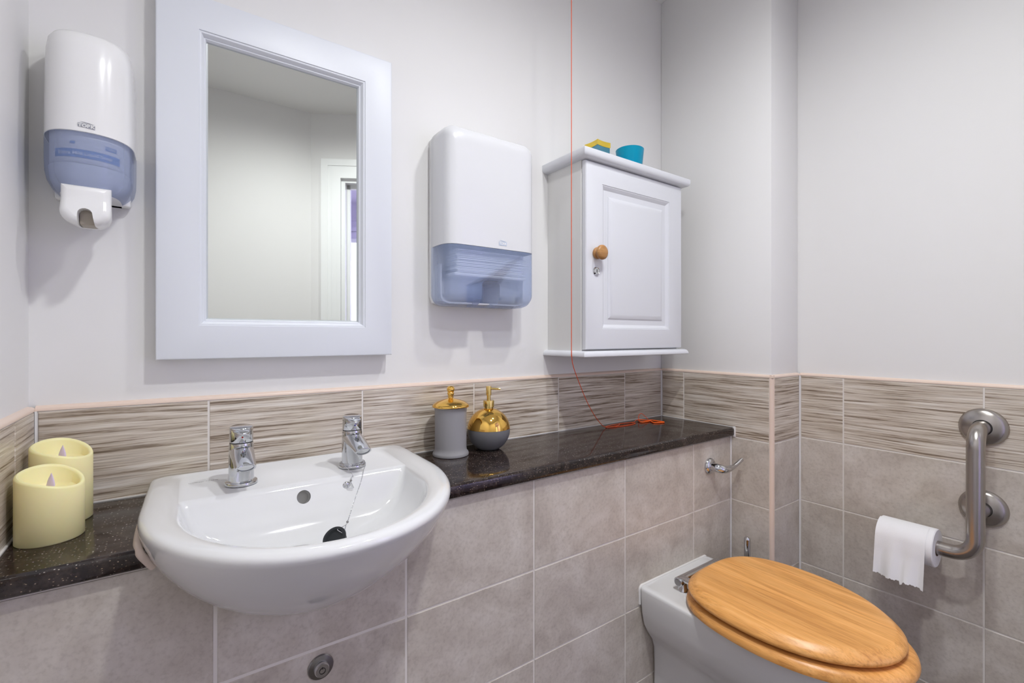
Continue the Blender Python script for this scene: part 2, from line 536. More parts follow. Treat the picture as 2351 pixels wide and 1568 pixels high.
# trims: rounded cream edge along the top of the tiles, corner bead on the boxing
def top_trim(n, p0, p1, out):
    p0, p1, out = Vector(p0), Vector(p1), Vector(out)
    prof = [(0, 0), (-.0005, .0), (-.0005, .003), (.001, .0058), (.004, .0075), (.0095, .0085), (.0095, 0)]
    rings = [[p + out * -d + Vector((0, 0, h)) for d, h in prof] for p in (p0, p1)]
    return tag(lofted('trim_%d' % n, rings, PEACH, None, 60), kind='structure')
top_trim(2, (XL, 0, ZT), (X1, 0, ZT), (0, -1, 0))
top_trim(3, (XL, 0, ZT), (XL, -1.6, ZT), (1, 0, 0))
top_trim(4, (X1, 0, ZT), (X1, YB, ZT), (-1, 0, 0))
top_trim(5, (X1, YB, ZT), (X2, YB, ZT), (0, -1, 0))
top_trim(6, (X2, YB, ZT), (X2, -1.09, ZT), (-1, 0, 0))
arc = [(X1 + .0095, YB + .0095)] + [(X1 + .0095 - .0102 * math.cos(math.radians(a)), YB + .0095 - .0102 * math.sin(math.radians(a))) for a in range(0, 91, 15)]
tag(lofted('trim_7', [[(x, y, z) for x, y in arc] for z in (0, ZT + .006)], PEACH, None, 50), kind='structure')
# corner grout beads (white lines in the internal corners)
for i, (x, y, z0, z1) in enumerate(((XL, 0, WT1, ZT), (X1, 0, WT1, ZT), (X2, YB, 0, ZT), (X1, YP, 0, WT0))):
    sx = 1 if i == 0 else -1
    pts = [(x, y), (x + sx * .0028, y), (x, y - .0028)]
    tag(lofted('trim_%d' % (8 + i), [[(a, b, z) for a, b in pts] for z in (z0, z1)], SEAL, None, None), kind='structure')

# ------------------------------------------------------------------ basin
BX = .186
def dring(z, a, yb, ys, yf, rc=.03, zf=None, cx=BX, nb=16, nc=6, ns=8, na=40, pw=2.0, sk=.032):
    """D outline: straight back, rounded back corners, straight sides, elliptical front"""
    p = []
    for k in range(nb): p.append((-(a - rc) + 2 * (a - rc) * k / nb, yb))
    for k in range(nc):
        t = math.radians(90 - 90 * k / nc); p.append((a - rc + rc * math.cos(t), yb - rc + rc * math.sin(t)))
    for k in range(ns): p.append((a, yb - rc + (ys - yb + rc) * k / ns))
    for k in range(na):
        t = math.pi * k / na
        c, s = math.cos(t), math.sin(t)
        p.append((a * math.copysign(abs(c) ** (2 / pw), c), ys + (yf - ys) * abs(s) ** (2 / pw)))
    for k in range(ns): p.append((-a, ys + (yb - rc - ys) * k / ns))
    for k in range(nc):
        t = math.radians(180 - 90 * k / nc); p.append((-a + rc + rc * math.cos(t), yb - rc + rc * math.sin(t)))
    return [Vector((cx + x + sk * (y + .30), y, z if zf is None else zf(x, y, z))) for x, y in p]

def basin_profile():
    out = []
    for s in (0.004, .02, .05, .1, .16, .24, .32, .41, .5, .6, .7, .8, .9, .96, 1.0):
        z = .6778 + (.850 - .6778) * s
        a = .2395 * (1 - (1 - s) ** 1.49) ** (1 / 2.03)
        yf = -.285 - (.5025 - .285) * (1 - (1 - s) ** 1.043) ** (1 / 1.364)
        out.append((z, max(a, .01), -.004 - .20 * (1 - s) ** 2.2, -.255 + .05 * s, yf))
    return out
OUTER = basin_profile()
RIM = [(.8555, .2389, -.0045, -.205, -.5020), (.8595, .2357, -.005, -.205, -.4985), (.8615, .2300, -.006, -.204, -.4925), (.8620, .2215, -.007, -.203, -.4860)]
rc_of = lambda a: min(.022, a * .5)
def rimz(x, y, z):
    # the raised rim dies away towards the wall
    k = min(1, max(0, (-y - .004) / .09)); k = k * k * (3 - 2 * k)
    return .8585 + (z - .8585) * k if z > .8585 else z
rings = [dring(z, a, yb, ys, yf, rc_of(a)) for z, a, yb, ys, yf in OUTER]
rings += [dring(z, a, yb, ys, yf, rc_of(a), rimz) for z, a, yb, ys, yf in RIM]
rings += [dring(.8610, .2090, -.009, -.20, -.4795, .022, rimz), dring(.8575, .2000, -.011, -.20, -.4745, .02), dring(.8545, .1955, -.013, -.20, -.4720, .02),
          dring(.8535, .1925, -.165, -.215, -.4695, .008), dring(.8510, .1905, -.171, -.215, -.4675, .008), dring(.842, .1870, -.177, -.216, -.4630, .009),
          dring(.818, .178, -.186, -.22, -.451, .012), dring(.797, .164, -.195, -.225, -.432, .016), dring(.781, .143, -.207, -.235, -.402, .02),
          dring(.770, .110, -.222, -.25, -.364, .02), dring(.7655, .064, -.246, -.27, -.332, .015), dring(.764, .025, -.268, -.285, -.305, .008)]
basin = thing('basin', (BX, -.25, .664), 'white ceramic semi-recessed washbasin with two chrome taps in the dark worktop', 'washbasin')
bowl = lofted('bowl', rings, CERAM, basin, 60)
# cutter: the outer hull, used to open the worktop and the panel around the basin
hull = lofted('hull', [dring(z, max(a - .003, .01), yb - .003, ys, yf + .003, rc_of(a)) for z, a, yb, ys, yf in OUTER] +
              [dring(.90, .2360, -.007, -.205, -.4995, .022)], CERAM, None, None)
# overflow hole, cut into the back of the bowl
oc = Vector((.1835, -.1819, .829)); nrm = Vector((0, -.936, .351)); tilt = Vector((0, .351, .936))
oring = lambda r, d: [oc + Vector((r * math.cos(2 * math.pi * k / 32), 0, 0)) + tilt * r * math.sin(2 * math.pi * k / 32) + nrm * d for k in range(32)]
ocut = lofted('overflow_cutter', [oring(.0118, -.026), oring(.0118, .02)], CERAM, None, None)
cut(bowl, ocut)
bpy.data.objects.remove(ocut, do_unlink=True)
lofted('overflow_liner', [oring(.0112, -.003), oring(.0112, -.024), oring(.0002, -.0245)], pm('overflow_shade', (.62, .61, .60), .3), basin, 40, False, False)

# faint worn print on the deck behind the tap
mv, mf = [], []
x = .0125
while x < .0575:
    if not (.0345 < x < .0385):
        ln = random.uniform(.0010, .0022); h = random.uniform(.0006, .0011)
        k = len(mv)
        mv += [Vector((x, -.0660 - h, .8544)), Vector((x + ln, -.0660 - h, .8544)), Vector((x + ln, -.0660 + h, .8544)), Vector((x, -.0660 + h, .8544))]
        mf.append((k, k + 1, k + 2, k + 3))
    x += random.uniform(.0022, .0032)
mk('worn_print', mv, mf, pm('worn_grey_print', (.22, .21, .21), .5), basin, None)

# ------------------------------------------------------------------ worktop
YW = YP - .013
wt_bm = box_bm(XL + .001, X1 - .001, YW, -.0005, WT0, WT1)
es = [e for e in wt_bm.edges if all(abs(v.co.y - YW) < 1e-6 for v in e.verts) and abs(e.verts[0].co.z - e.verts[1].co.z) < 1e-6]
bmesh.ops.bevel(wt_bm, geom=es, offset=.007, segments=4, affect='EDGES', profile=.5)
worktop = from_bm('worktop', wt_bm, WORK, None, 35)
tag(worktop, 'dark brown speckled glossy worktop running along the tiled wall under the basin', 'worktop')
for o in [worktop, wall_panel, pg] : cut(o, hull)
for o in PANEL_TILES:
    o.data = o.data.copy()
    cut(o, hull)
bpy.data.objects.remove(hull, do_unlink=True)
# sealant lines
tag(box('trim_20', XL, X1, -.0032, 0, WT1 - .0005, WT1 + .0022, SEAL), kind='structure')
tag(box('trim_21', X1 - .003, X1, YW - .002, 0, WT1 - .0005, WT1 + .002, SEAL), kind='structure')
tag(box('trim_22', XL, XL + .003, YW, 0, WT1 - .0005, WT1 + .002, SEAL), kind='structure')
tag(box('trim_23', X1 - .004, X1 + .0005, YW - .004, YW + .006, WT0 - .002, WT1 + .003, SEAL, bevel=.0018), kind='structure')
def seal_path(sgn):
    p = []
    for z, a, y in ((WT1 + .001, .2365, -.06), (WT1 + .001, .2365, -.14), (WT1 + .001, .2365, -.21), (WT1, .2345, -.255),
                    (WT1 - .005, .2305, YW + .001), (.813, .2235, YW), (WT0, .2160, YW + .003)):
        p.append((BX + sgn * a, y, z))
    return spline(p, 6)
tube('sealant', seal_path(-1), [.0022 + .0032 * min(1, i / 18) for i in range(len(seal_path(-1)))], OLDSEAL, basin, 10)
tube('sealant', seal_path(1), .0020, SEAL, basin, 8)

# ------------------------------------------------------------------ taps
def make_tap(cx, cy, z0, label):
    t = thing('tap', (cx, cy, z0), label, 'tap')
    c = (cx, cy, z0)
    lathe('base_flange', [(.0235, 0), (.0262, .0008), (.0266, .0032), (.0255, .0055), (.0215, .0068), (.0205, .0085)], c, CHROME, t)
    bd = lathe('body', [(.0205, .0065), (.0203, .020), (.0201, .045), (.0199, .060), (.0196, .0720), (.0190, .0748)], c, CHROME, t, seg=48)
    # short spout leaning forwards, its round mouth tilted towards the user
    def sring(y, z, rx, rz, tilt):
        return [Vector((cx + rx * math.cos(2 * math.pi * k / 40), cy + y + rz * math.sin(2 * math.pi * k / 40) * math.sin(tilt), z0 + z + rz * math.sin(2 * math.pi * k / 40) * math.cos(tilt))) for k in range(40)]
    tl = [math.radians(x) for x in (-8, -14, -20, -27, -33, -36, -36, -36, -36, -36)]
    sec = [(-.004, .0590, .0192, .0150), (-.020, .0565, .0188, .0142), (-.038, .0525, .0178, .0124), (-.055, .0485, .0168, .0112), (-.0665, .0455, .0160, .0106), (-.0712, .0440, .0154, .0102),
           (-.0718, .0438, .0142, .0092), (-.0712, .0440, .0128, .0082), (-.0690, .0452, .0122, .0078), (-.0660, .0470, .0002, .0002)]
    lofted('spout', [sring(*q, w) for q, w in zip(sec, tl)], CHROME, t, 50)
    lathe('gap_ring', [(.0183, 0), (.0183, .0016)], (cx, cy, z0 + .0748), DARK, t, caps=False)
    # turning handle: drum with a sloping top and a small thumb beak
    rg = []
    for z, r in ((.0764, .0186), (.0772, .0192), (.0940, .0188), (.1010, .0186), (.1030, .0180), (.1037, .0168)):
        ring = []
        for k in range(48):
            a = 2 * math.pi * k / 48
            x, y = math.cos(a) * r, math.sin(a) * r
            dz = 0.10 * y if z > .098 else 0
            ring.append(Vector((cx + x, cy + y, z0 + z + dz)))
        rg.append(ring)
    h = lofted('handle', rg, CHROME, t, 40)
    rg = []
    for y, w, zz, th in ((-.008, .0140, .0990, .0025), (-.0170, .0125, .0975, .0028), (-.0225, .0100, .0955, .0024), (-.0270, .0060, .0940, .0015), (-.0285, .0015, .0935, .0005)):
        rg.append([Vector((cx + w * math.cos(2 * math.pi * k / 20), cy + y, z0 + zz + th * math.sin(2 * math.pi * k / 20))) for k in range(20)])
    lofted('lever_tip', rg, CHROME, h, 60)
    return t, h
TZ = .8545
t1, h1 = make_tap(.0905, -.120, TZ, 'chrome basin tap with a red dot, the one nearer the candles')
t2, h2 = make_tap(.2885, -.120, TZ, 'chrome basin tap with the plug chain looped round its base')
lathe('hot_dot', [(.0014, 0), (.0014, .0006)], (.0905, -.1393, TZ + .0865), pm('red_dot', (.45, .01, .01), .4), h1, axis='y', sgn=-1, seg=12)
lathe('cold_dot', [(.0014, 0), (.0014, .0006)], (.2885, -.1393, TZ + .0865), pm('blue_dot', (.02, .03, .35), .4), h2, axis='y', sgn=-1, seg=12)

# plug and chain
plug = thing('basin_plug', (.214, -.288, .765), 'black rubber plug on a thin metal chain lying on the inside of the basin', 'plug')
PC = Vector((.2135, -.286, .7795))
pax = Vector((-.40, -.34, .62)).normalized()
pu = pax.cross(Vector((0, 0, 1))).normalized(); pv = pax.cross(pu)
rg = []
for r, h in ((.0005, -.006), (.0165, -.006), (.0185, -.003), (.0195, .006), (.0215, .0065), (.0222, .0085), (.0215, .0105), (.0165, .0108), (.014, .007), (.0005, .0065)):
    rg.append([PC + pax * h + (pu * math.cos(2 * math.pi * k / 32) + pv * math.sin(2 * math.pi * k / 32)) * r * .88 for k in range(32)])
lofted('stopper', rg, BLACK, plug, 40)
def beads(path, r, step):
    vs, fs = [], []
    P = spline(path, 24); acc = 0; last = P[0]
    pts = [P[0]]
    for p in P[1:]:
        acc += (p - last).length; last = p
        if acc >= step: pts.append(p); acc = 0
    for i, p in enumerate(pts):
        k = len(vs); a, b = (r * 1.25, r * .7) if i % 2 else (r * .7, r * 1.25)
        for th in range(5):
            t = math.pi * (th + .5) / 5
            for ph in range(8):
                f = 2 * math.pi * ph / 8
                vs.append(p + Vector((a * math.sin(t) * math.cos(f), b * math.sin(t) * math.sin(f), r * 1.25 * math.cos(t))))
        for th in range(4):
            for ph in range(8):
                q = (ph + 1) % 8
                fs.append((k + th * 8 + ph, k + th * 8 + q, k + th * 8 + 8 + q, k + th * 8 + 8 + ph))
        fs.append(tuple(k + i for i in range(8))); fs.append(tuple(k + 32 + i for i in range(8)))
    return vs, fs
tb = Vector((.2885, -.120, TZ))
ring_pts = [tb + Vector((.0245 * math.cos(a), .0245 * math.sin(a), .0075)) for a in [math.radians(x) for x in range(-25, 236, 15)]]
front = [tb + Vector((.0245 * math.cos(a), .0245 * math.sin(a), .0075)) for a in [math.radians(x) for x in range(235, 336, 15)]]
chain_long = [tb + Vector((.0222, -.0150, .0075)), tb + Vector((.0175, -.030, .0050)), Vector((.2975, -.166, .8565)), Vector((.2850, -.190, .8425)),
              Vector((.2600, -.232, .8235)), Vector((.2400, -.268, .8085)), Vector((.2335, -.279, .8035)), Vector((.2300, -.282, .8000))]
chain_short = [tb + Vector((-.0190, -.0190, .0075)), tb + Vector((-.0165, -.036, .002)), tb + Vector((-.0145, -.0535, -.005)), Vector((.2700, -.1770, .8485)), Vector((.2680, -.1800, .8405))]
vs, fs = [], []
for path in (ring_pts + front, chain_long, chain_short):
    v, f = beads(path, .00085, .0021); k = len(vs); vs += v; fs += [tuple(i + k for i in q) for q in f]
mk('chain', vs, fs, CHROME, plug, 60)
lathe('bead', [(.0004, -.0022), (.0016, -.0015), (.0022, 0), (.0016, .0015), (.0004, .0022)], chain_long[-2], DARKMET, plug, seg=14)
lathe('bead', [(.0004, -.0022), (.0016, -.0015), (.0022, 0), (.0016, .0015), (.0004, .0022)], (.2685, -.1800, .8435), DARKMET, plug, seg=14)
tube('clip', fillet([(.2300, -.282, .800), (.2150, -.283, .7960), (.2230, -.295, .7910), (.2300, -.282, .800)], .001, 3), .0007, CHROME, plug, 8)
tube('clip', fillet([(.2680, -.1810, .8405), (.2600, -.184, .831), (.2720, -.186, .830), (.2682, -.1810, .8405)], .001, 3), .0007, CHROME, plug, 8)
lathe('chain_stay', [(.0068, 0), (.0072, .001), (.0060, .0028), (.0035, .0040), (.0003, .0044)], (.2600, -.1785, .8355), CHROME, plug, axis='y', sgn=-1, seg=24)

# ------------------------------------------------------------------ mirror
def nest(rects):
    """loft of nested rectangles (x0,x1,z0,z1,y)"""
    return [[Vector((x0, y, z0)), Vector((x1, y, z0)), Vector((x1, y, z1)), Vector((x0, y, z1))] for x0, x1, z0, z1, y in rects]
def inset(r, d, y): return (r[0] + d, r[1] - d, r[2] + d, r[3] - d, y)
mo = (-.0365, .4080, 1.0775, 1.7665)
mm = (.0290, .3447, 1.1410, 1.7020)
mirror = thing('wall_mirror', (BX, -.012, 1.0775), 'tall rectangular mirror in a wide bluish-white moulded frame above the basin', 'mirror')
fr = [inset(mo, .003, PT + .0005), inset(mo, .001, PT + .0015), inset(mo, 0, .004), inset(mo, 0, -.0265), inset(mo, .0012, -.0295), inset(mo, .0040, -.0305),
      inset(mm, 0, -.0305), inset(mm, .0008, -.0285), inset(mm, .0022, -.0285), inset(mm, .0040, -.0278), inset(mm, .0062, -.0250), inset(mm, .0080, -.0215),
      inset(mm, .0086, -.0205), inset(mm, .0104, -.0205), inset(mm, .0118, -.0185), inset(mm, .0126, -.0160), inset(mm, .0126, -.0100)]
lofted('frame', nest(fr), FRAMEW, mirror, 25, False, False)
mg = (mm[0] + .0125, mm[1] - .0125, mm[2] + .0125, mm[3] - .0125)
gl = mk('glass', *loft(nest([inset(mg, 0, -.0100), inset(mg, 0, -.0135), inset(mg, .0028, -.0145)]), False, True), MIRROR, mirror, None)

# ------------------------------------------------------------------ soap dispenser
SX = -.1225
def sfoot(a, d, yb=PT, n=36, pw=2.3):
    """half-round footprint: from back left round the front to back right"""
    p = [(-a, yb), (-a, yb - .012), (-a, -.022)]
    for k in range(n + 1):
        t = math.pi * (1 - k / n)
        c, s = math.cos(t), math.sin(t)
        p.append((a * math.copysign(abs(c) ** (2 / pw), c), -.030 - (d - .030) * abs(s) ** (2 / pw)))
    p += [(a, -.022), (a, yb - .012), (a, yb)]
    return p
def srings(spec): return [[Vector((SX + x, y, z)) for x, y in sfoot(a, d)] for z, a, d in spec]
soap = thing('soap_dispenser', (SX, PT, 1.297), 'white wall soap dispenser with a blue tinted window and push lever', 'soap dispenser')
ZW = 1.4435
lofted('cover', srings([(ZW, .0562, .0985), (ZW + .0008, .0572, .0995), (1.50, .0568, .0980), (1.55, .0562, .0955), (1.585, .0552, .0915), (1.602, .0530, .0860), (1.611, .0485, .0775), (1.6155, .040, .0640), (1.617, .025, .050)]), WHITEP, soap, 40, False, True, False)
lofted('window', srings([(1.3535, .0385, .0855), (1.3560, .0425, .0900), (1.3625, .0485, .0940), (1.3740, .0540, .0970), (1.3880, .0566, .0985), (1.41, .0571, .0995), (ZW - .0004, .0571, .0997)]), TINT_S, soap, 50, False, False, False)
box('back_plate', SX - .050, SX + .050, -.012, PT, 1.352, 1.610, WHITEP, soap, .004)
lofted('lower_tray', srings([(1.3520, .0370, .0835), (1.3555, .0405, .0870), (1.3640, .0460, .0905), (1.3760, .0505, .0930), (1.3950, .0520, .0935)]), pm('tray_plastic', (.72, .72, .74), .4), soap, 50)
# lever: rounded push plate with an arched notch for the nozzle
w = .0305
LS = [(-.045, .004), (-.088, 0), (-.0945, .0012), (-.0990, .0045), (-.1008, .0095)]
def lever_ring(y, d):
    pts = []
    for x, z in rrect(SX - w + d, SX + w + .001 - d, 1.2960 + d, 1.3600 - d, .021 - d * .3, 8):
        if z > 1.335:
            x = SX + .0005 + (w - d) * (1 if x > SX else -1)          # square upper corners
        q = y - (.0085 * min(1, max(0, (1.338 - z) / .022)) if y < -.08 else 0)
        pts.append(Vector((x, q, z)))
    return pts
lever = lofted('lever', [lever_ring(y, d) for y, d in LS], WHITEP, soap, 50)
arch = [(SX - .0085, 1.28), (SX - .0085, 1.3125)] + [(SX + .0005 + .0090 * math.cos(math.radians(180 - 22.5 * k)), 1.3130 + .0090 * math.sin(math.radians(180 - 22.5 * k))) for k in range(1, 8)] + [(SX + .0098, 1.3110), (SX + .0145, 1.28)]
v, f = extrude_xz(arch, -.16, -.0600)
ac = mk('arch', v, f, WHITEP, None, None)
cut(lever, ac)
bpy.data.objects.remove(ac, do_unlink=True)
box('nozzle', SX - .0085, SX + .0130, -.0900, -.060, 1.2985, 1.325, pm('nozzle_plastic', (.42, .37, .31), .5), soap, .003)
# cartridge with its label inside
def wrap(vs2, fs2, zc, xc, dep, wide, mat, name, parent, eps, a=.0572, sgn=1):
    pts = sfoot(a, dep)
    def yat(x):
        best = None
        for (x0, y0), (x1, y1) in zip(pts[3:-3], pts[4:-2]):
            if x0 <= x <= x1 and x1 > x0: best = y0 + (y1 - y0) * (x - x0) / (x1 - x0)
        return best if best is not None else -.03
    return mk(name, [Vector((SX + xc + x, yat(xc + x) - eps, zc + z)) for x, z in vs2], fs2, mat, parent, None)
def band(w, h, n=16, curve=0.0, skew=0.0):
    vs = []; fs = []
    for k in range(n + 1):
        x = -w / 2 + w * k / n
        c = curve * math.cos(math.pi * (k / n)) 
        vs += [(x, -h / 2 - c), (x, h / 2 - c)]
    for k in range(n): fs.append((2 * k, 2 * k + 2, 2 * k + 3, 2 * k + 1))
    return vs, fs
logo = wrap(*band(.0205, .0062, 12, -.0006), 1.4535, .0015, .0992, 0, LOGO, 'logo', soap, .0006)
v, f = text_mesh('TORK', .0066, .00025)
wrap([(x * 1.12, y - .0002) for x, y in v], f, 1.4535, .0015, .0992, 0, WHITEP, 'lettering', logo, .0009)
sw = []
for k in range(17):
    x = -.0085 + .0190 * k / 16; c = .0014 * math.cos(math.pi * k / 16)
    th = .00055 * math.sin(math.pi * (k + .01) / 16.02)
    sw += [(x, .0050 + c * .6 - th), (x, .0050 + c * .6 + th)]
wrap(sw, [(2 * k, 2 * k + 2, 2 * k + 3, 2 * k + 1) for k in range(16)], 1.4535, .0015, .0992, 0, LOGO, 'logo_wave', logo, .0006)
cart = thing('soap_cartridge', (SX, -.02, 1.396), 'pale soap cartridge with a blue label seen inside the dispenser window', 'soap cartridge')
def crings(spec): return [[Vector((SX + x, y, z)) for x, y in sfoot(a, d, -.014)] for z, a, d in spec]
lofted('bottle', crings([(1.3965, .049, .0905), (1.400, .051, .093), (1.46, .051, .093), (1.56, .049, .088)]), LABELW, cart, 50)
wrap(*band(.078, .0130, 16), 1.4105, .001, .093, 0, LABELB, 'label_band', cart, .0007, .051)
v, f = text_mesh('Extra Mild Liquid Soap', .0072, .0001)
wrap([(x, y) for x, y in v], f, 1.4105, -.001, .093, 0, pm('label_print', (.75, .78, .86), .6), 'label_lettering', cart, .0012, .051)
wrap(*band(.0130, .0065, 6), 1.4265, .030, .093, 0, LABELB, 'label_logo', cart, .0007, .051)
v, f = text_mesh('TORK', .0050, .0001)
wrap([(x * .9, y) for x, y in v], f, 1.4265, .030, .093, 0, LABELW, 'label_logo_lettering', cart, .0011, .051)
wrap(*band(.006, .004, 3), 1.4270, -.016, .093, 0, LABELB, 'label_mark', cart, .0007, .051)

# ------------------------------------------------------------------ paper towel dispenser
TX0, TX1, TZ0, TZ1 = .5165, .7870, 1.1975, 1.6390
towel = thing('paper_towel_dispenser', ((TX0 + TX1) / 2, PT, TZ0), 'white paper towel dispenser with a pale blue window, between mirror and cabinet', 'towel dispenser')
def trings(spec, z0, z1, rr=.030):
    return [[Vector((x, y, z)) for x, z in rrect(TX0 + d, TX1 - d, z0 + d, z1 - d, max(rr - d * .4, .012), 8)] for y, d in spec]
SP = [(-.010, .0012), (-.012, 0), (-.060, 0), (-.076, .0022), (-.088, .0075), (-.0955, .0165), (-.0990, .029), (-.0998, .040)]
def half(name, keep_top, zc, mat, smooth=45):
    v, f = loft(trings(SP, TZ0, TZ1), False, True)
    bm = bmesh.new(); q = [bm.verts.new(p) for p in v]
    for k in f: bm.faces.new([q[i] for i in k])
    bmesh.ops.bisect_plane(bm, geom=bm.verts[:] + bm.edges[:] + bm.faces[:], plane_co=(0, 0, zc), plane_no=(0, 0, 1 if keep_top else -1), clear_inner=True)
    return from_bm(name, bm, mat, towel, smooth)
TZW = 1.3440
half('cover', True, TZW + .0004, WHITET)
win = half('window', False, TZW - .0004, TINT_T)
NX = .6405
notch_pts = rrect(NX - .0265, NX + .0265, 1.10, 1.2610, .014, 6)
v, f = extrude_xz(notch_pts, -.14, -.0215)
nc = mk('notch', v, f, TINT_T, None, None)
cut(win, nc)
bpy.data.objects.remove(nc, do_unlink=True)
# back shell, with the lower edge stepping up behind the notch
bp = [(TX0 + .004, 1.62), (TX0 + .004, 1.222), (TX0 + .010, 1.206), (TX0 + .028, 1.2000), (TX0 + .075, 1.2000), (TX0 + .079, 1.207), (.672, 1.207), (.685, 1.2015), (.700, 1.1985), (TX1 - .028, 1.1985),
      (TX1 - .008, 1.206), (TX1 - .003, 1.222), (TX1 - .003, 1.62), (TX1 - .012, 1.632), (TX0 + .014, 1.632)]
v, f = extrude_xz(bp, -.018, PT + .0002)
from_bm('back_plate', bevelled(v, f, .002, 2, 40), WHITEP, towel, 40)
v, f = extrude_xz(bp[1:12], -.0650, -.018) if False else extrude_xz([(TX0 + .007, 1.30), (TX0 + .007, 1.224), (TX0 + .013, 1.209), (TX0 + .03, 1.2035), (TX1 - .03, 1.2035), (TX1 - .011, 1.209), (TX1 - .006, 1.224), (TX1 - .006, 1.30), (TX1 - .010, 1.30), (TX1 - .010, 1.226), (TX1 - .014, 1.213), (TX1 - .031, 1.2075), (TX0 + .031, 1.2075), (TX0 + .017, 1.213), (TX0 + .011, 1.226), (TX0 + .011, 1.30)], -.050, -.018)
mk('inner_rim', v, f, WHITEP, towel, None)
box('shelf', TX0 + .030, TX1 - .022, -.082, -.016, 1.2700, 1.2790, WHITEP, towel, .003)
box('key_tab', TX1 - .0005, TX1 + .0035, -.028, -.020, 1.408, 1.420, WHITEP, towel, .001)
lg = mk('logo', [Vector((x, -.1003, z)) for x, z in ((.664, 1.3535), (.688, 1.3535), (.688, 1.3635), (.664, 1.3635))], [(0, 1, 2, 3)], LOGOT, towel)
v, f = text_mesh('TORK', .0088, .0003)
mk('lettering', [Vector((.676 + x * .92, -.1006, 1.3584 + z)) for x, z in v], f, WHITEP, lg)
mk('logo_wave', [Vector((.6655 + (x + .0085) * 1.15, -.1003, 1.3585 + z * 1.4)) for x, z in sw], [(2 * k, 2 * k + 2, 2 * k + 3, 2 * k + 1) for k in range(16)], LOGOT, lg)
for x, z in ((.5445, 1.224), (.7215, 1.2245)):
    lathe('rivet', [(.0035, 0), (.0030, .002)], (x, -.0190, z), pm('rivet_grey', (.35, .40, .50), .5), towel, axis='y', sgn=-1, seg=14)
stack = thing('paper_towel_stack', ((TX0 + TX1) / 2, -.05, 1.279), 'stack of folded white paper towels inside the dispenser window', 'paper towels')
z = 1.2792
while z < 1.335:
    h = random.uniform(.0030, .0050)
    dx = random.uniform(-.003, .003)
    box('towel', TX0 + .036 + dx, TX1 - .030 + dx, -.080 + random.uniform(-.002, .002), -.022, z, z + h - .0007, PAPER, stack, .0009, 1)
    z += h

# ------------------------------------------------------------------ wall cabinet
KX0, KX1, KZ0, KZ1 = .9155, 1.3520, 1.0795, 1.6140
KB, KF = -.1375, -.1560
cab = thing('wall_cabinet', ((KX0 + KX1) / 2, PT, 1.062), 'small white wall cabinet with a panelled door and a round wooden knob', 'cabinet')
box('body', KX0, KX1, KB, PT + .0005, KZ0 - .001, KZ1 + .001, CABSIDE, cab, .001, 1)
def board(name, x0, x1, y0, z0, z1, top):
    bm = box_bm(x0, x1, y0, PT + .0005, z0, z1)
    zz = z0 if top else z1
    es = [e for e in bm.edges if all(abs(v.co.z - zz) < 1e-6 for v in e.verts) and not all(v.co.y > 0 for v in e.verts)]
    es2 = [e for e in bm.edges if all(abs(v.co.z - (z1 if top else z0)) < 1e-6 for v in e.verts) and not all(v.co.y > 0 for v in e.verts)]
    bmesh.ops.bevel(bm, geom=es, offset=.013, segments=6, affect='EDGES', profile=.5)
    es2 = [e for e in es2 if e.is_valid]
    bmesh.ops.bevel(bm, geom=es2, offset=.003, segments=2, affect='EDGES', profile=.5)
    return from_bm(name, bm, CABW, cab, 40)
board('top_board', KX0 - .022, KX1 + .022, KF - .018, KZ1 - .0005, KZ1 + .0245, True)
board('bottom_board', KX0 - .018, KX1 + .020, KF - .012, 1.0630, KZ0 + .0005, False)
dr = (KX0 + .0010, KX1 - .0005, KZ0 + .0045, KZ1 - .0030)
rp = (.9800, 1.2865, 1.1425, 1.5535)
rects = [inset(dr, .001, KB - .0016), inset(dr, 0, KB - .0026), inset(dr, 0, KF + .0045), inset(dr, .0014, KF + .0012), inset(dr, .0048, KF),
         inset(rp, 0, KF), inset(rp, .0006, KF + .0016), inset(rp, .0030, KF + .0016), inset(rp, .0060, KF + .0034), inset(rp, .0100, KF + .0062), inset(rp, .0125, KF + .0080),
         inset(rp, .0300, KF + .0080), inset(rp, .0302, KF + .0058), inset(rp, .0400, KF + .0020), inset(rp, .0440, KF + .0014)]
cdoor = lofted('door', nest(rects), CABW, cab, 20, True, True)
lathe('knob', [(0.0146, 0.0000), (0.0162, 0.0022), (0.0168, 0.0065), (0.0140, 0.0103), (0.0118, 0.0124), (0.0140, 0.0151), (0.0193, 0.0178), (0.0207, 0.0211), (0.0202, 0.0254), (0.0168, 0.0289), (0.0101, 0.0308), (0.0003, 0.0313)],
      (.9560, KF, 1.3545), KNOB, cdoor, axis='y', sgn=-1)
lk = lathe('lock', [(.0112, 0), (.0116, .0012), (.0104, .0034), (.0092, .0055), (.0082, .0046), (.0003, .0046)], (.9540, KF, 1.3045), CHROME, cdoor, axis='y', sgn=-1, seg=28)
box('keyhole', .9531, .9549, KF - .0051, KF - .0040, 1.3000, 1.3090, DARK, lk)

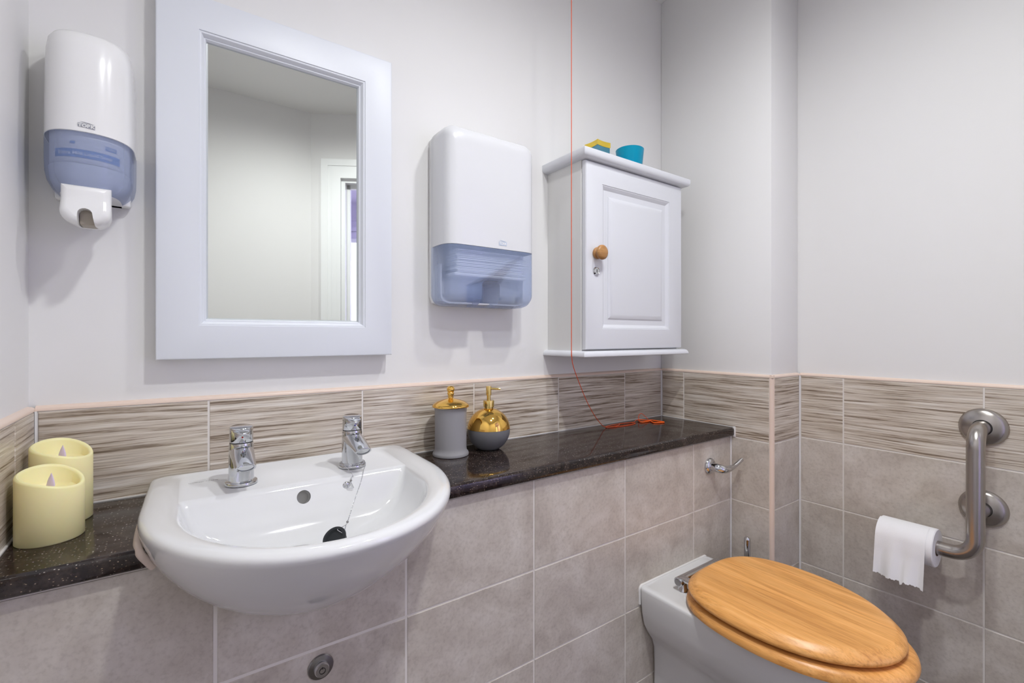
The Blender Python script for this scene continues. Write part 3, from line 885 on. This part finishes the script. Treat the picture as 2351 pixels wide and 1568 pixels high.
# box and glass on top of the cabinet
ZK = KZ1 + .0245
trk = thing('trinket_box', (1.0330, -.085, ZK), 'small teal metal box with a yellow gold lid on top of the cabinet', 'box')
def concave(hw, cx, cy, z, n=8, k=.12):
    p = []
    cs = [(-1, -1), (1, -1), (1, 1), (-1, 1)]
    for (a, b), (c, d) in zip(cs, cs[1:] + cs[:1]):
        for i in range(n):
            t = i / n; x, y = a + (c - a) * t, b + (d - b) * t
            q = 1 - k * 4 * t * (1 - t)
            if a == c: x *= q
            else: y *= q
            p.append(Vector((cx + x * hw, cy + y * hw, z)))
    return p
tc = (1.0330, -.085)
lofted('box_body', [concave(.0255, *tc, ZK), concave(.0260, *tc, ZK + .052)], TEAL, trk, 30)
lofted('lid', [concave(.0270, *tc, ZK + .0505), concave(.0275, *tc, ZK + .0512), concave(.0275, *tc, ZK + .0655), concave(.0265, *tc, ZK + .0665)], YELLOW, trk, 30)
glass = thing('votive_glass', (1.1790, -.085, ZK), 'turquoise glass tealight holder on top of the cabinet', 'candle holder')
lathe('cup', [(.0340, 0), (.0365, .002), (.0400, .035), (.0445, .0790), (.0437, .0798), (.0427, .0788), (.0380, .035), (.0345, .006), (.0003, .006)], (1.1790, -.085, ZK), TEALG, glass, seg=48)

# ------------------------------------------------------------------ candles
def candle(cx, cy, h, ph, label):
    t = thing('flameless_candle', (cx, cy, WT1), label, 'candle', 'ivory candles in the corner')
    R = .0372; n = 56
    zt = lambda a: WT1 + h + .0118 * math.cos(a - ph) + .0022 * math.cos(2 * a - ph * 1.4 + .6)
    def rg(r, fz): return [Vector((cx + r * math.cos(2 * math.pi * k / n), cy + r * math.sin(2 * math.pi * k / n), fz(2 * math.pi * k / n))) for k in range(n)]
    lofted('wax', [rg(R - .0015, lambda a: WT1), rg(R, lambda a: WT1 + .0015), rg(R, lambda a: zt(a) - .0035), rg(R - .0008, lambda a: zt(a) - .001), rg(R - .0028, zt), rg(R - .0050, lambda a: zt(a) - .0010),
                   rg(R - .0062, lambda a: zt(a) - .0040), rg(R - .0085, lambda a: WT1 + h - .0180 + .3 * (zt(a) - WT1 - h)), rg(.022, lambda a: WT1 + h - .0215), rg(.004, lambda a: WT1 + h - .0225)], WAX, t, 50)
    zf = WT1 + h - .0225
    lathe('wick_hole', [(.0045, 0), (.0045, .0006)], (cx + .004, cy - .002, zf + .0003), CARD, t, seg=18)
    d = Vector((.80, -.60, 0)); e = Vector((.60, .80, 0))
    prof = [(0.0, .0052), (.004, .0060), (.009, .0062), (.014, .0052), (.019, .0034), (.0235, .0014), (.0262, .0002)]
    lofted('flame', [[Vector((cx, cy, zf + z + .0005)) + d * (w * math.cos(2 * math.pi * k / 20) + z * .06) + e * (w * .38 * math.sin(2 * math.pi * k / 20)) for k in range(20)] for z, w in prof], FLAME, t, 60)
candle(-.1530, -.1560, .0900, math.radians(140), 'ivory wax candle with a lilac plastic flame, beside the worktop edge')
candle(-.1530, -.0750, .1150, math.radians(140), 'ivory wax candle with a lilac plastic flame, against the tiled corner')

# ------------------------------------------------------------------ jar and pump bottle
JX, JY = .5450, -.0640
jar = thing('storage_jar', (JX, JY, WT1), 'frosted glass jar with a shiny gold domed lid and ball knob', 'jar')
lathe('glass_body', [(.0400, 0), (.0438, .0010), (.0445, .0045), (.0430, .0085), (.0395, .0125), (.0388, .020), (.0388, .1030), (.0395, .1120), (.0400, .1180), (.0385, .1185), (.0365, .1150), (.0360, .014), (.0003, .012)], (JX, JY, WT1), FROST, jar, seg=56)
lid = lathe('lid', [(.0425, .1182), (.0448, .1190), (.0455, .1205), (.0450, .1225), (.0420, .1262), (.0330, .1318), (.0200, .1362), (.0095, .1385), (.0066, .1400), (.0064, .1460), (.0085, .1500), (.0082, .1530), (.0072, .1545), (.0088, .1575), (.0096, .1615),
                   (.0086, .1660), (.0055, .1690), (.0003, .1698)], (JX, JY, WT1), GOLD, jar, seg=56)
lathe('lid_collar', [(.0352, .1040), (.0356, .1045), (.0356, .1190)], (JX, JY, WT1), GOLD, lid, seg=40)
PX, PY, PR = .6560, -.0640, .0555
pump = thing('pump_bottle', (PX, PY, WT1), 'round pump soap bottle, gold above and frosted grey glass below', 'soap bottle')
zc = PR * .90
def sph(a0, a1, n, r): return [(r * math.cos(math.radians(a0 + (a1 - a0) * k / n)), zc + r * math.sin(math.radians(a0 + (a1 - a0) * k / n))) for k in range(n + 1)]
lo = [(.0003, zc - PR * .90), (PR * .40, zc - PR * .90)] + [p for p in sph(-64, 4, 24, PR)]
lathe('glass_base', lo, (PX, PY, WT1), FROSTD, pump, seg=64, smooth=60)
up = sph(4, 76, 24, PR + .0004) + [(.0118, zc + PR * .985), (.0118, zc + PR * 1.02)]
lathe('gold_dome', up, (PX, PY, WT1), GOLD, pump, seg=64, smooth=60)
z0 = zc + PR * 1.0
lathe('collar', [(.0120, z0), (.0122, z0 + .003), (.0140, z0 + .0035), (.0142, z0 + .019), (.0138, z0 + .0200), (.0072, z0 + .0206)], (PX, PY, WT1), GOLDB, pump, seg=40)
pp = lathe('pump_stem', [(.0050, z0 + .0200), (.0050, z0 + .033), (.0068, z0 + .0335), (.0070, z0 + .0555), (.0066, z0 + .0570), (.0003, z0 + .0572)], (PX, PY, WT1), GOLDB, pump, seg=32)
zs = WT1 + z0 + .0505
tube('spout', [(PX, PY, zs), (PX + .012, PY - .0105, zs), (PX + .0215, PY - .018, zs - .0008), (PX + .0235, PY - .0197, zs - .0020)], [.0030, .0028, .0026, .0022], GOLDB, pp, 14)

# ------------------------------------------------------------------ emergency pull cord
cord = thing('emergency_pull_cord', (.858, -.16, WT1), 'thin orange emergency cord hanging from the ceiling, its loops lying on the worktop', 'pull cord')
pc = [(.858, -.16, ZC), (.858, -.16, 1.7), (.858, -.16, 1.12), (.8600, -.158, 1.085), (.8720, -.150, 1.045), (.9080, -.135, .9950), (.9600, -.112, .936), (1.012, -.088, .890), (1.060, -.066, .856), (1.100, -.050, .834),
      (1.128, -.052, .8305), (1.165, -.062, .8305), (1.215, -.062, .8305), (1.245, -.052, .8305), (1.232, -.036, .8305), (1.190, -.030, .8305), (1.135, -.034, .8305), (1.112, -.046, .8305),
      (1.135, -.058, .8320), (1.168, -.050, .8325), (1.186, -.036, .8325), (1.215, -.040, .8325), (1.250, -.040, .8315), (1.283, -.026, .834)]
tube('cord', spline(pc, 8), .00105, ORANGE, cord, 8, 60)
def tri(name, pts, r=.0022):
    p = [Vector(q) for q in pts]
    mids = [(p[i] + p[(i + 1) % 3]) / 2 for i in range(3)]
    path = []
    for i in range(3):
        a, b, c = mids[i - 1], p[i], mids[i]
        fl = fillet([a, b, c], .006, 5); path += fl[:-1]
    rg = tube_rings(path + [path[0]], r, 10)[:-1]
    # close the ring
    n = len(rg); vs = [v for q in rg for v in q]; fs = []
    for i in range(n):
        for k in range(10):
            j = (k + 1) % 10
            fs.append((i * 10 + k, i * 10 + j, ((i + 1) % n) * 10 + j, ((i + 1) % n) * 10 + k))
    return mk(name, vs, fs, ORANGEP, cord, 60)
tri('triangle_handle', [(1.268, -.058, .8315), (1.292, -.020, .8335), (1.318, -.060, .8315)])
tri('triangle_handle', [(1.294, -.090, .8315), (1.330, -.036, .8315), (1.336, -.105, .8315)])
tube('knot_loop', spline([(1.277, -.040, .8335), (1.284, -.034, .848), (1.297, -.034, .8555), (1.309, -.040, .846), (1.316, -.050, .834)], 8), .00105, ORANGE, cord, 8, 60)
lathe('ceiling_rose', [(.030, 0), (.030, .012), (.022, .020), (.004, .024)], (.858, -.16, ZC), WHITEP, cord, sgn=-1, seg=32)

# ------------------------------------------------------------------ flush lever
flush = thing('flush_lever', (1.3300, YP, .7225), 'chrome cistern flush lever on the tiles below the worktop end', 'flush lever')
lathe('rose', [(.0245, 0), (.0250, .002), (.0240, .006), (.0205, .0105), (.0140, .0130), (.0003, .0135)], (1.3300, YP, .7225), CHROME, flush, axis='y', sgn=-1, seg=36)
P = [(1.3300, YP - .010, .7225), (1.3345, YP - .030, .7205), (1.3500, YP - .0415, .7170), (1.3760, YP - .0460, .7190), (1.4000, YP - .0485, .7265), (1.4220, YP - .0505, .7360), (1.4280, YP - .0510, .7385)]
sp = spline(P, 6); nn = len(sp)
def lr(t): return .0130 - .0015 * t if t < .25 else (.0126 - .0062 * (t - .25) / .35 if t < .6 else .0064 - .0004 * (t - .6) / .4)
rad = [lr(i / (nn - 1)) for i in range(nn)]; rad[-1] = .002; rad[-2] = .0045
tube('lever', sp, rad, CHROME, flush, 20)

# ------------------------------------------------------------------ access panel lock
lock = thing('panel_lock', (.1925, YP, .5665), 'round metal cam lock in the tile under the basin', 'lock')
lathe('rose', [(.0205, 0), (.0208, .0012), (.0195, .0030), (.0110, .0048)], (.1925, YP, .5665), DARKMET, lock, axis='y', sgn=-1, seg=40)
lathe('barrel', [(.0118, .0030), (.0118, .0110), (.0105, .0130), (.0003, .0132)], (.1925, YP, .5665), CHROME, lock, axis='y', sgn=-1, seg=36)
cy = YP - .0134
lofted('keyway', [[Vector((.1925 + r * math.cos(2 * math.pi * k / 32), cy - .0002, .5665 + r * math.sin(2 * math.pi * k / 32))) for k in range(32)] for r in (.0052, .0042)], DARK, lock, None, False, False)
box('keyway_slot', .1918, .1932, cy - .0004, cy + .0004, .5695, .5728, DARK, lock)

# ------------------------------------------------------------------ toilet
WX = 1.1575
toilet = thing('toilet', (WX, -.50, 0), 'white ceramic back-to-wall toilet with an oak seat and lid', 'toilet')
TY = YP - .001
PAN = [(0.0, .105, TY, -.45, -.600), (.10, .103, TY, -.45, -.600), (.22, .100, TY, -.45, -.640), (.275, .102, TY, -.46, -.690), (.300, .112, TY, -.47, -.715), (.325, .130, TY, -.48, -.742), (.350, .144, TY, -.49, -.760),
       (.385, .152, TY, -.50, -.774), (.425, .1555, TY, -.50, -.781), (.444, .1560, TY, -.50, -.783), (.4495, .1550, TY, -.50, -.782), (.4520, .1520, TY, -.50, -.779), (.4525, .1440, TY, -.50, -.770)]
lofted('pan', [dring(z, a, yb, ys, yf, .012, cx=WX, sk=0) for z, a, yb, ys, yf in PAN], CERAM, toilet, 50)
tube('sealant', fillet([(WX - .1535, TY - .0005, .405), (WX - .1545, TY - .0005, .4525), (WX + .1545, TY - .0005, .4525), (WX + .1535, TY - .0005, .405)], .010, 6), .0036, SEAL, toilet, 10)
def egg(z, d, yb=-.366, yf=-.792, a=.1805, yw=-.560, n=96):
    p = []
    for k in range(n):
        t = 2 * math.pi * k / n; c, s = math.cos(t), math.sin(t)
        if s < 0:  y = yw + (yw - yf - d) * s; x = (a - d) * math.copysign(abs(c) ** .98, c)
        else:
            pw = 2.9; y = yw + (yb - d - yw) * abs(s) ** (2 / pw); x = (a - d) * math.copysign(abs(c) ** (2 / pw), c) * (1 - .05 * abs(s))
        p.append(Vector((WX + x, y, z)))
    return p
lid = lofted('lid', [egg(.4885, .016), egg(.4885, .008), egg(.4905, .0020), egg(.4945, 0), egg(.4995, .0006), egg(.5050, .0058), egg(.5105, .0125), egg(.5138, .0168), egg(.5150, .0205), egg(.5152, .030)], OAK, toilet, 50)
S0 = dict(yb=-.362, yf=-.812, a=.1840, yw=-.565)
seat_r = [egg(.4565, .012, **S0), egg(.4568, .0060, **S0), egg(.4595, .0010, **S0), egg(.4645, 0, **S0), egg(.4725, .0018, **S0), egg(.4785, .0075, **S0), egg(.4815, .0150, **S0), egg(.4820, .024, **S0),
          egg(.4815, .060, **S0), egg(.4750, .072, **S0), egg(.4640, .074, **S0), egg(.4565, .068, **S0)]
v, f = loft(seat_r + [seat_r[0]], False, False)
mk('seat', v, f, OAK, toilet, 50)
for x, y in ((WX - .12, -.70), (WX + .12, -.70), (WX - .13, -.47), (WX + .13, -.47)):
    lathe('buffer', [(.008, .4525), (.008, .4585)], (x, y, 0), WHITEP, toilet, seg=14)
    lathe('buffer', [(.007, .4795), (.007, .4915)], (x * .92 + WX * .08, y, 0), WHITEP, toilet, seg=14)
HY, HZ = -.3430, .4760
hb = lathe('hinge_bar', [(.0108, -.092), (.0122, -.0905), (.0124, .0905), (.0108, .092)], (WX, HY, HZ), CHROME, toilet, axis='x', seg=28)
for s in (-1, 1):
    lathe('hinge_cap', [(.0095, .0920), (.0090, .0932), (.0003, .0934)], (WX, HY, HZ), DARKMET, hb, axis='x', sgn=s, seg=28)
    lathe('hinge_post', [(.0145, .4525), (.0140, .4560), (.0100, .4600), (.0090, .4700)], (WX + s * .076, HY - .006, 0), CHROME, toilet, seg=24)
    box('hinge_arm', WX + s * .078 - .010, WX + s * .078 + .010, -.378, HY, .4790, .4890, CHROME, toilet, .003)

# toilet brush
BRX, BRY = 1.3990, -.3500
brush = thing('toilet_brush', (BRX, BRY, 0), 'steel toilet brush handle standing behind the toilet lid', 'toilet brush')
lathe('handle', [(.0050, .10), (.0085, .30), (.0092, .36), (.0092, .5060), (.0086, .5110), (.0060, .5140), (.0003, .5148)], (BRX, BRY, 0), CHROME, brush, seg=24)
lathe('holder', [(.040, 0), (.042, .003), (.042, .120), (.040, .122), (.012, .124), (.010, .130)], (BRX, BRY, 0), STEEL, brush, seg=32)

# ------------------------------------------------------------------ grab rail with roll
GX, GY = 1.5480, -.8220
rail = thing('grab_rail', (X2, GY, .590), 'brushed steel cranked grab rail with two round wall flanges', 'grab rail')
RB = .0170
tube('tube', fillet([(X2 - .004, GY, .896), (GX, GY, .896), (GX, GY, .592), (GX, -.632, .592)], .045, 12), RB, STEEL, rail, 28)
tube('tube', fillet([(X2 - .004, GY, .695), (GX + .004, GY, .695)], .01), RB * .98, STEEL, rail, 28)
lathe('end_cap', [(RB, 0), (RB * .95, .002), (.0003, .0026)], (GX, -.632, .592), STEEL, rail, axis='y', seg=28)
for zz in (.896, .695):
    fl = lathe('flange', [(.0455, 0), (.0460, .0015), (.0440, .0060), (.0370, .0110), (.0260, .0145), (.0190, .0160), (.0186, .0150)], (X2, GY, zz), STEEL, rail, axis='x', sgn=-1, seg=48)
    lathe('joint_ring', [(.0187, .0152), (.0173, .0165)], (X2, GY, zz), DARK, fl, axis='x', sgn=-1, seg=32, caps=False)

RO, RI = .0470, .0195
RZ = .592 - (RI - RB) * .9
roll = thing('toilet_roll', (GX, -.697, RZ), 'white toilet roll with a loose sheet, hung on the end of the grab rail', 'toilet roll')
y0, y1 = -.7530, -.6380
rr = [(RI, y0), (RO - .002, y0), (RO, y0 + .002), (RO, y1 - .002), (RO - .002, y1), (RI, y1)]
rings = [[Vector((GX + r * math.cos(2 * math.pi * k / 56), y, RZ + r * math.sin(2 * math.pi * k / 56))) for k in range(56)] for r, y in rr]
v, f = loft(rings + [rings[0]], False, False)
mk('paper_roll', v, f, PAPER, roll, 40)
ci = [(RI - .0003, y0 - .0004), (RI - .0003, y1 + .0004), (RI - .0014, y1 + .0004), (RI - .0014, y0 - .0004)]
rings = [[Vector((GX + r * math.cos(2 * math.pi * k / 40), y, RZ + r * math.sin(2 * math.pi * k / 40))) for k in range(40)] for r, y in ci]
v, f = loft(rings + [rings[0]], False, False)
mk('core', v, f, CARD, roll, 40)
# loose sheet over the room side of the roll
nu, nv = 70, 44
vs = []
for j in range(nv + 1):
    for i in range(nu + 1):
        s = i / nu; y = y0 + .0130 + (y1 - y0 - .0132) * (1 - s)
        L = j / nv
        arc_len = .058
        tot = .150 + .006 * math.sin(4.1 * s + 1.2) + .020 * s + .0011 * math.sin(47 * s) + .0009 * math.sin(113 * s + 1)
        if .55 < s < .61: tot += .006
        d = L * tot
        rad = RO + .0010 + .0012 * L
        if d < arc_len:
            a = math.radians(100) + d / rad
            x, z = GX + rad * math.cos(a), RZ + rad * math.sin(a)
        else:
            a = math.radians(100) + arc_len / rad
            k = d - arc_len
            tx, tz = -math.sin(a), math.cos(a)
            bl = min(1, k / .035)
            x = GX + rad * math.cos(a) + tx * (k - .5 * k * bl * .55) + .0
            z = RZ + rad * math.sin(a) + tz * k
        wv = max(0, L - .30) / .70
        x -= .0035 * wv * math.sin(5.5 * s * math.pi + 2.2 * L) + .003 * wv * math.sin(2.3 * s * math.pi - 3 * L + 1)
        vs.append(Vector((x, y, z)))
        
fs = [(j * (nu + 1) + i, j * (nu + 1) + i + 1, (j + 1) * (nu + 1) + i + 1, (j + 1) * (nu + 1) + i) for j in range(nv) for i in range(nu)]
nvt = len(vs)
vs += [v + Vector((.0006, 0, 0)) for v in vs]
fs += [tuple(nvt + q for q in f[::-1]) for f in fs]
mk('loose_sheet', vs, fs, PAPER, roll, 70)

# ------------------------------------------------------------------ lamps
for i, (lx, ly, share) in enumerate(LAMPS):
    t = thing('downlight', (lx, ly, ZC), ('recessed round white ceiling downlight nearer the doorway', 'recessed round white ceiling downlight nearer the cabinet')[i], 'ceiling light')
    lathe('bezel', [(.060, 0), (.062, .003), (.055, .007), (.046, .006), (.044, .001)], (lx, ly, ZC), WHITEP, t, sgn=-1, seg=40)
    lathe('lamp', [(.0003, .0012), (.043, .0012)], (lx, ly, ZC), make_emit('lamp_glow', (1, .97, .93), 12.0), t, sgn=-1, seg=32, caps=False)
    ld = bpy.data.lights.new('downlight_bulb', 'SPOT'); ld.energy = LAMP_W * share; ld.color = LAMP_COL
    ld.spot_size = math.radians(170); ld.spot_blend = 1.0; ld.shadow_soft_size = .045
    lo = bpy.data.objects.new('downlight_bulb', ld); COL.objects.link(lo); lo.parent = t; lo.location = (0, 0, -.012)
# added hall light, out of view, standing in for window daylight out there
hp = A0 + TD * 1.35 + ND * 1.15
ht = thing('hall_fill_light', (hp.x, hp.y, 2.36), 'added round opal light, unseen, standing in for daylight in the hall outside the doorway', 'ceiling light')
lathe('fill_shade', [(.15, 0), (.155, .01), (.145, .05), (.10, .075), (.0003, .082)], (hp.x, hp.y, 2.36), make_emit('fill_glow', (.85, .84, 1.0), 3.0), ht, sgn=-1, seg=40)
ld = bpy.data.lights.new('hall_fill', 'AREA'); ld.shape = 'DISK'; ld.size = .5; ld.energy = HALL_W; ld.color = HALL_COL
lo = bpy.data.objects.new('hall_fill', ld); COL.objects.link(lo); lo.parent = ht; lo.location = (0, 0, -.09)
